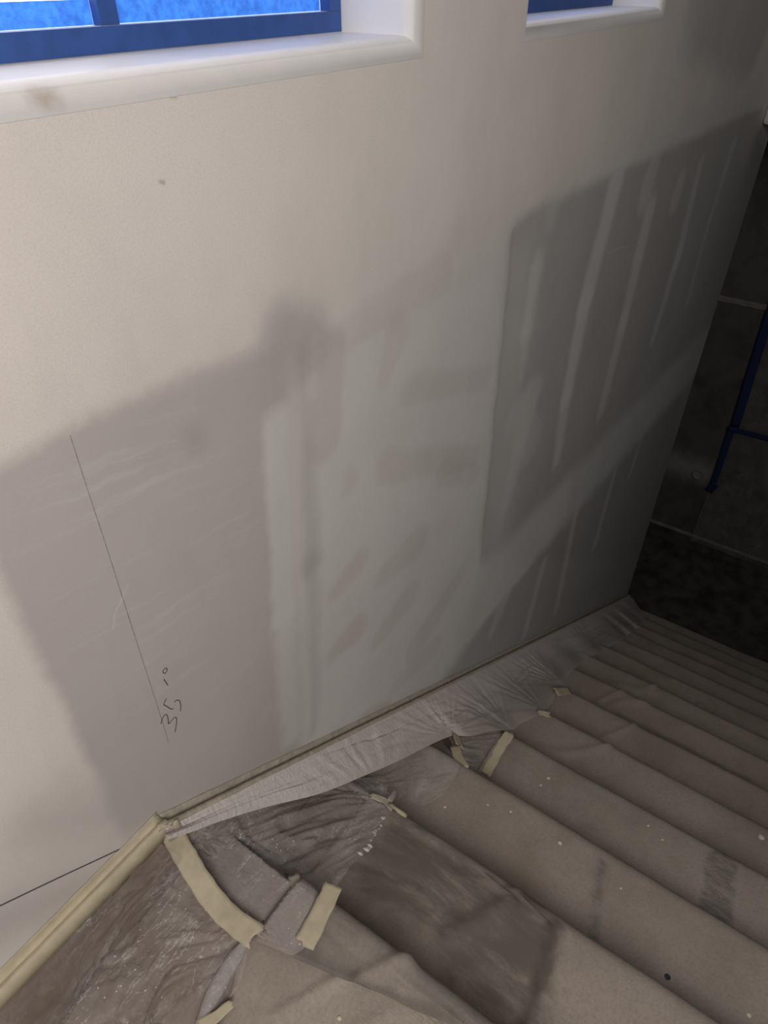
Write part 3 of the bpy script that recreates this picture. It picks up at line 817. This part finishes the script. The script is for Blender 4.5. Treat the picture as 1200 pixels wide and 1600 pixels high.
# stair sheet: dusty skirt along the stringer plus the clear flaps hanging from it
sp = empty('plastic_sheet', (NX[0], 0, 0)); sp.location = (0, 0, 0)
tag(sp, 'dusty grey plastic sheet taped along the wall and pulled over the step ends', 'plastic sheet')
def skirt():
    edge_px = [(262, 1312, .10), (300, 1300, .085), (345, 1283, .07), (420, 1260, .05), (500, 1240, .035), (560, 1216, .03), (620, 1190, .025), (670, 1165, .02), (706, 1150, .022),
               (735, 1150, .03), (770, 1142, .03), (801, 1140, .018), (812, 1132, .012), (832, 1122, .015), (851, 1110, .014), (862, 1098, .008), (876, 1074, .016), (884, 1070, .014), (886, 1056, .0),
               (902, 1042, .012), (912, 1034, -.01), (932, 1021, .012), (945, 1014, -.01), (973, 999, .012), (978, 993, -.01), (988, 988, .012), (992, 983, -.01), (1001, 979, .012), (1005, 973, -.005), (1010, 967, .01), (1003, 955, .02), (990, 938, .05)]
    e = [hit_s(u, v, h) for u, v, h in edge_px]
    e.sort(key=lambda p: p.x) if False else None
    NU, NVv = 620, 44
    er = resample(e, NU)
    pts = []
    anch = [hit_s(706, 1150, .022), hit_s(801, 1140, .018), hit_s(851, 1110, .014), hit_s(880, 1072, .016), hit_s(610, 1250, .0), hit_s(932, 1021, .012), hit_s(973, 999, .012)]
    for i in range(NU):
        b = er[i]; xt = max(XB+.004, min(xe, b.x*1.0+.004))
        # top line keeps an even pace along the stringer
        a = Vector((xt, -BT-.003, str_z(xt)-.003))
        for j in range(NVv):
            v = j/(NVv-1)
            p = a.lerp(b, v)
            # leaves the board steeply, then runs taut to the step ends
            p.z += -.020*math.sin(math.pi*v)*(1-v) + .010*math.sin(math.pi*v)
            d = noise.noise(Vector((p.x*6, v*7.0, 1.0)))*.0022 + noise.noise(Vector((p.x*4, v*3, 7.0)))*.004
            cv = abs(noise.noise(Vector((p.x*2.6+v*1.2, v*5.5, 12.0)))); mk = max(0, noise.noise(Vector((p.x*4, v*2, 20.0)))+.15)
            d -= .010*mk*max(0, 1-cv/.10)
            for q in anch:
                w = p-q; ds = w.length
                if ds < .45 and ds > 1e-5:
                    ang = math.atan2(w.y*1.2, w.x); d += (.0075 if p.x < 1.9 else .0042)*math.exp(-ds/.13)*min(1, ds/.015)*noise.noise(Vector((ang*9, q.x*3, ds*1.5)))*1.7
            p += Vector((.45, -.25, .85)).normalized()*(d*math.sin(math.pi*min(1, v*1.02+.02))**.5 if 0 < v < 1 else 0)
            pts.append(p)
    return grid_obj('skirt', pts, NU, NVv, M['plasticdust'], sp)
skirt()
# flap over the top corner of the stair
top = [hit_s(262, 1304, .115), hit_s(335, 1278, .06), hit_s(430, 1248, .02), hit_s(520, 1222, .01), hit_s(600, 1212, .005)]
right = [top[-1], hit_s(607, 1240, .006), hit_s(598, 1275, .008), hit_s(578, 1320, .014), hit_s(545, 1358, .018), hit_s(527, 1384, .014)]
bot = [zt(392, 1450, .026), zt(430, 1474, .020), zt(460, 1492, .018), zt(495, 1455, .020), right[-1]]
left = [top[0], zt(272, 1338, .045), zt(308, 1392, .024), zt(350, 1432, .022), bot[0]]
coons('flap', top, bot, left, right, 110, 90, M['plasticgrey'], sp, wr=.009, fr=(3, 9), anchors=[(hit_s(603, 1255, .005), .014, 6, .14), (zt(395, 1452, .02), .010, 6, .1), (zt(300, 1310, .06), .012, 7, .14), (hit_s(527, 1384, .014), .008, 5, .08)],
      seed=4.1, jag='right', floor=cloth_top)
# white torn crumbs along the saw-cut edge
lip = resample([hit_s(601, 1274, .012), hit_s(592, 1294, .016), hit_s(580, 1316, .020), hit_s(560, 1342, .020)], 34)
for i, c in enumerate(lip):
    if random.random() < .3: continue
    c = c+Vector((random.uniform(-.006, .006), random.uniform(-.004, .006), 0))
    a = .0008+.0030*random.random()**2; n = 6; vs = [c+Vector((0, 0, a*.8))]
    for q in range(n):
        t = 2*math.pi*q/n; rr = a*(.6+.8*random.random()); vs.append(c+Vector((rr*math.cos(t), rr*math.sin(t)*1.6, -a*.4*random.random())))
    mesh_obj('torn_flake', vs, [(0, 1+q, 1+(q+1) % n) for q in range(n)]+[tuple(range(n, 0, -1))], M['lint'], sp)
# clear flap on the second covered step
top = [hit_s(520, 1232, .0), hit_s(600, 1198, .0), hit_s(690, 1158, .0)]
right = [top[-1], hit_s(712, 1185, .004), hit_s(716, 1204, .004), tread(694, 1240, 2, .02)]
bot = [hit_s(604, 1252, .006), tread(632, 1250, 2, .022), tread(662, 1258, 2, .020), right[-1]]
left = [top[0], hit_s(560, 1244, .004), bot[0]]
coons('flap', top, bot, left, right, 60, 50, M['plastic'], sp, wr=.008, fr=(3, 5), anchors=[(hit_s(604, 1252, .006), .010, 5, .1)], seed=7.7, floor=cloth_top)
# gathered flap between the two tape strips on the third step
top = [hit_s(700, 1150, .012), hit_s(750, 1150, .016), hit_s(797, 1144, .014)]
right = [top[-1], on_cloth(780, 1168, .010), on_cloth(765, 1190, .006), on_cloth(752, 1209, .005)]
bot = [hit_s(722, 1190, .004), hit_s(738, 1204, .004), right[-1]]
left = [top[0], hit_s(712, 1170, .008), bot[0]]
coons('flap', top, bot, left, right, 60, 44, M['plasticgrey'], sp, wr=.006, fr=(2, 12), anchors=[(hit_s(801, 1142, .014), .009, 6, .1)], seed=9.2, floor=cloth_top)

# ---------------------------------------------------------------- masking tape
def ledge_tape(name, p0, p1, wall_h, face_h, mat, label, n=60, groove=.0012):
    """tape folded from the wall onto the board's top and down its face"""
    prof = [(-.0012, wall_h), (-.0014, wall_h*.5), (-.0024, .0045), (-.0045, groove), (-.0085, groove), (-BT*.75, .0012), (-BT-.0016, .0005), (-BT-.0030, -face_h*.4), (-BT-.0036, -face_h)]
    pts = []
    for i in range(n):
        t = i/(n-1); q = Vector(p0).lerp(Vector(p1), t)
        for k, (y, z) in enumerate(prof):
            w = noise.noise(Vector((q.x*35, k*.7, 2)))
            pts.append((q.x+(random.random()-.5)*(.006 if i in (0, n-1) else 0), y-abs(w)*.0012, q.z+z+(w*.0025 if k in (0, 8) else w*.0008)))
    o = grid_obj(name, pts, n, len(prof), mat, None, .0005)
    return tag(o, label, 'tape')
ledge_tape('masking_tape', (-.5, 0, ZB), (XB+.012, 0, ZB), .012, .032, M['tape'], 'wide cream masking tape folded over the landing skirting board', groove=-.005)
ledge_tape('masking_tape', (XB-.004, 0, ZB+.004), (xe-.01, 0, str_z(xe-.01)), .009, .004, M['tapedusty'], 'dusty masking tape running down the sloping stringer beside the wall', 160, -.012)
UPV = (0, 0, 1)
def Z3(l, z): return [hit_z(u, v, zz) for (u, v), zz in zip(l, z)]
ribbon('masking_tape', [hit_z(264, 1294, .165), hit_z(288, 1335, .095), hit_z(318, 1385, .048), hit_z(355, 1430, .030), hit_z(398, 1462, .028)], (.034, .037), M['tape'],
       [Vector((-.2, -.8, .6)), Vector((-.1, -.3, 1)), Vector((0, 0, 1)), Vector((0, 0, 1))], 'long curved masking tape strip across the plastic on the landing', 'tape', n=44, torn=.006)
ribbon('masking_tape', [hit_z(521, 1384, .024), hit_z(500, 1428, .026), hit_z(476, 1474, .024)], (.030, .034), M['tape'], UPV,
       'short cream masking tape strip beside the dark stained step', 'tape', torn=.004)
ribbon('masking_tape', [on_cloth(459, 1368, .0012), on_cloth(465, 1392, .0012)], .018, M['tapedusty'], UPV, 'small square of masking tape seen under the hazy plastic', 'tape', n=10)
ribbon('masking_tape', [hit_z(362, 1568, .024), hit_z(338, 1588, .022), hit_z(312, 1606, .020)], (.012, .022), M['tape'], UPV, 'masking tape scrap at the bottom edge of the landing plastic', 'tape', n=14)
ribbon('masking_tape', [hit_s(580, 1243, .014), hit_s(600, 1250, .016), hit_s(614, 1262, .014)], (.016, .022), M['tapedusty'], (.4, -.2, .8), 'dusty masking tape tab on the second step nosing', 'tape', n=14, torn=.005)
ribbon('masking_tape', [hit_s(611, 1258, .020), hit_s(621, 1266, .024), hit_s(632, 1273, .020)], (.010, .012), M['tape'], (.5, -.3, .8), 'curled yellow masking tape end standing off the second step nosing', 'tape', n=14, torn=.004, bow=.004)
ribbon('plastic_scrap', [hit_s(609, 1252, .020), hit_s(614, 1244, .026), hit_s(618, 1236, .028)], (.016, .008), M['plasticgrey'], (.4, -.6, .5), 'hazy torn scrap of plastic sticking up by the curled tape', 'plastic scrap', n=10, parent=None)
ribbon('masking_tape', [hit_s(708, 1136, .030), hit_s(714, 1152, .028), hit_s(719, 1166, .024)], (.028, .032), M['tape'], (.5, -.4, .7), 'upper twisted masking tape piece on the third step end', 'tape', n=14, torn=.006)
ribbon('masking_tape', [hit_s(711, 1166, .020), hit_s(716, 1182, .016), hit_s(727, 1198, .014)], (.028, .022), M['tape'], (.3, .4, .8), 'lower twisted masking tape piece hanging over the third step nosing', 'tape', n=14, torn=.006)
ribbon('masking_tape', [hit_s(797, 1146, .034), on_cloth(783, 1171, .026), on_cloth(769, 1192, .020), on_cloth(757, 1212, .014)], (.028, .036), M['tape'], (-.15, -.2, 1), 'slanting masking tape strip on the third covered step', 'tape', n=24, torn=.006)
ribbon('masking_tape', [hit_s(843, 1113, .026), hit_s(859, 1117, .026)], (.016, .020), M['tape'], (-.25, -.1, .95), 'tiny masking tape tab on the fourth step nosing', 'tape', n=8, torn=.008)
ribbon('masking_tape', [hit_s(869, 1081, .030), hit_s(880, 1080, .030), hit_s(891, 1079, .030)], (.034, .030), M['tape'], (-.25, -.1, .95), 'small masking tape square on the fifth step nosing', 'tape', n=8, torn=.008)
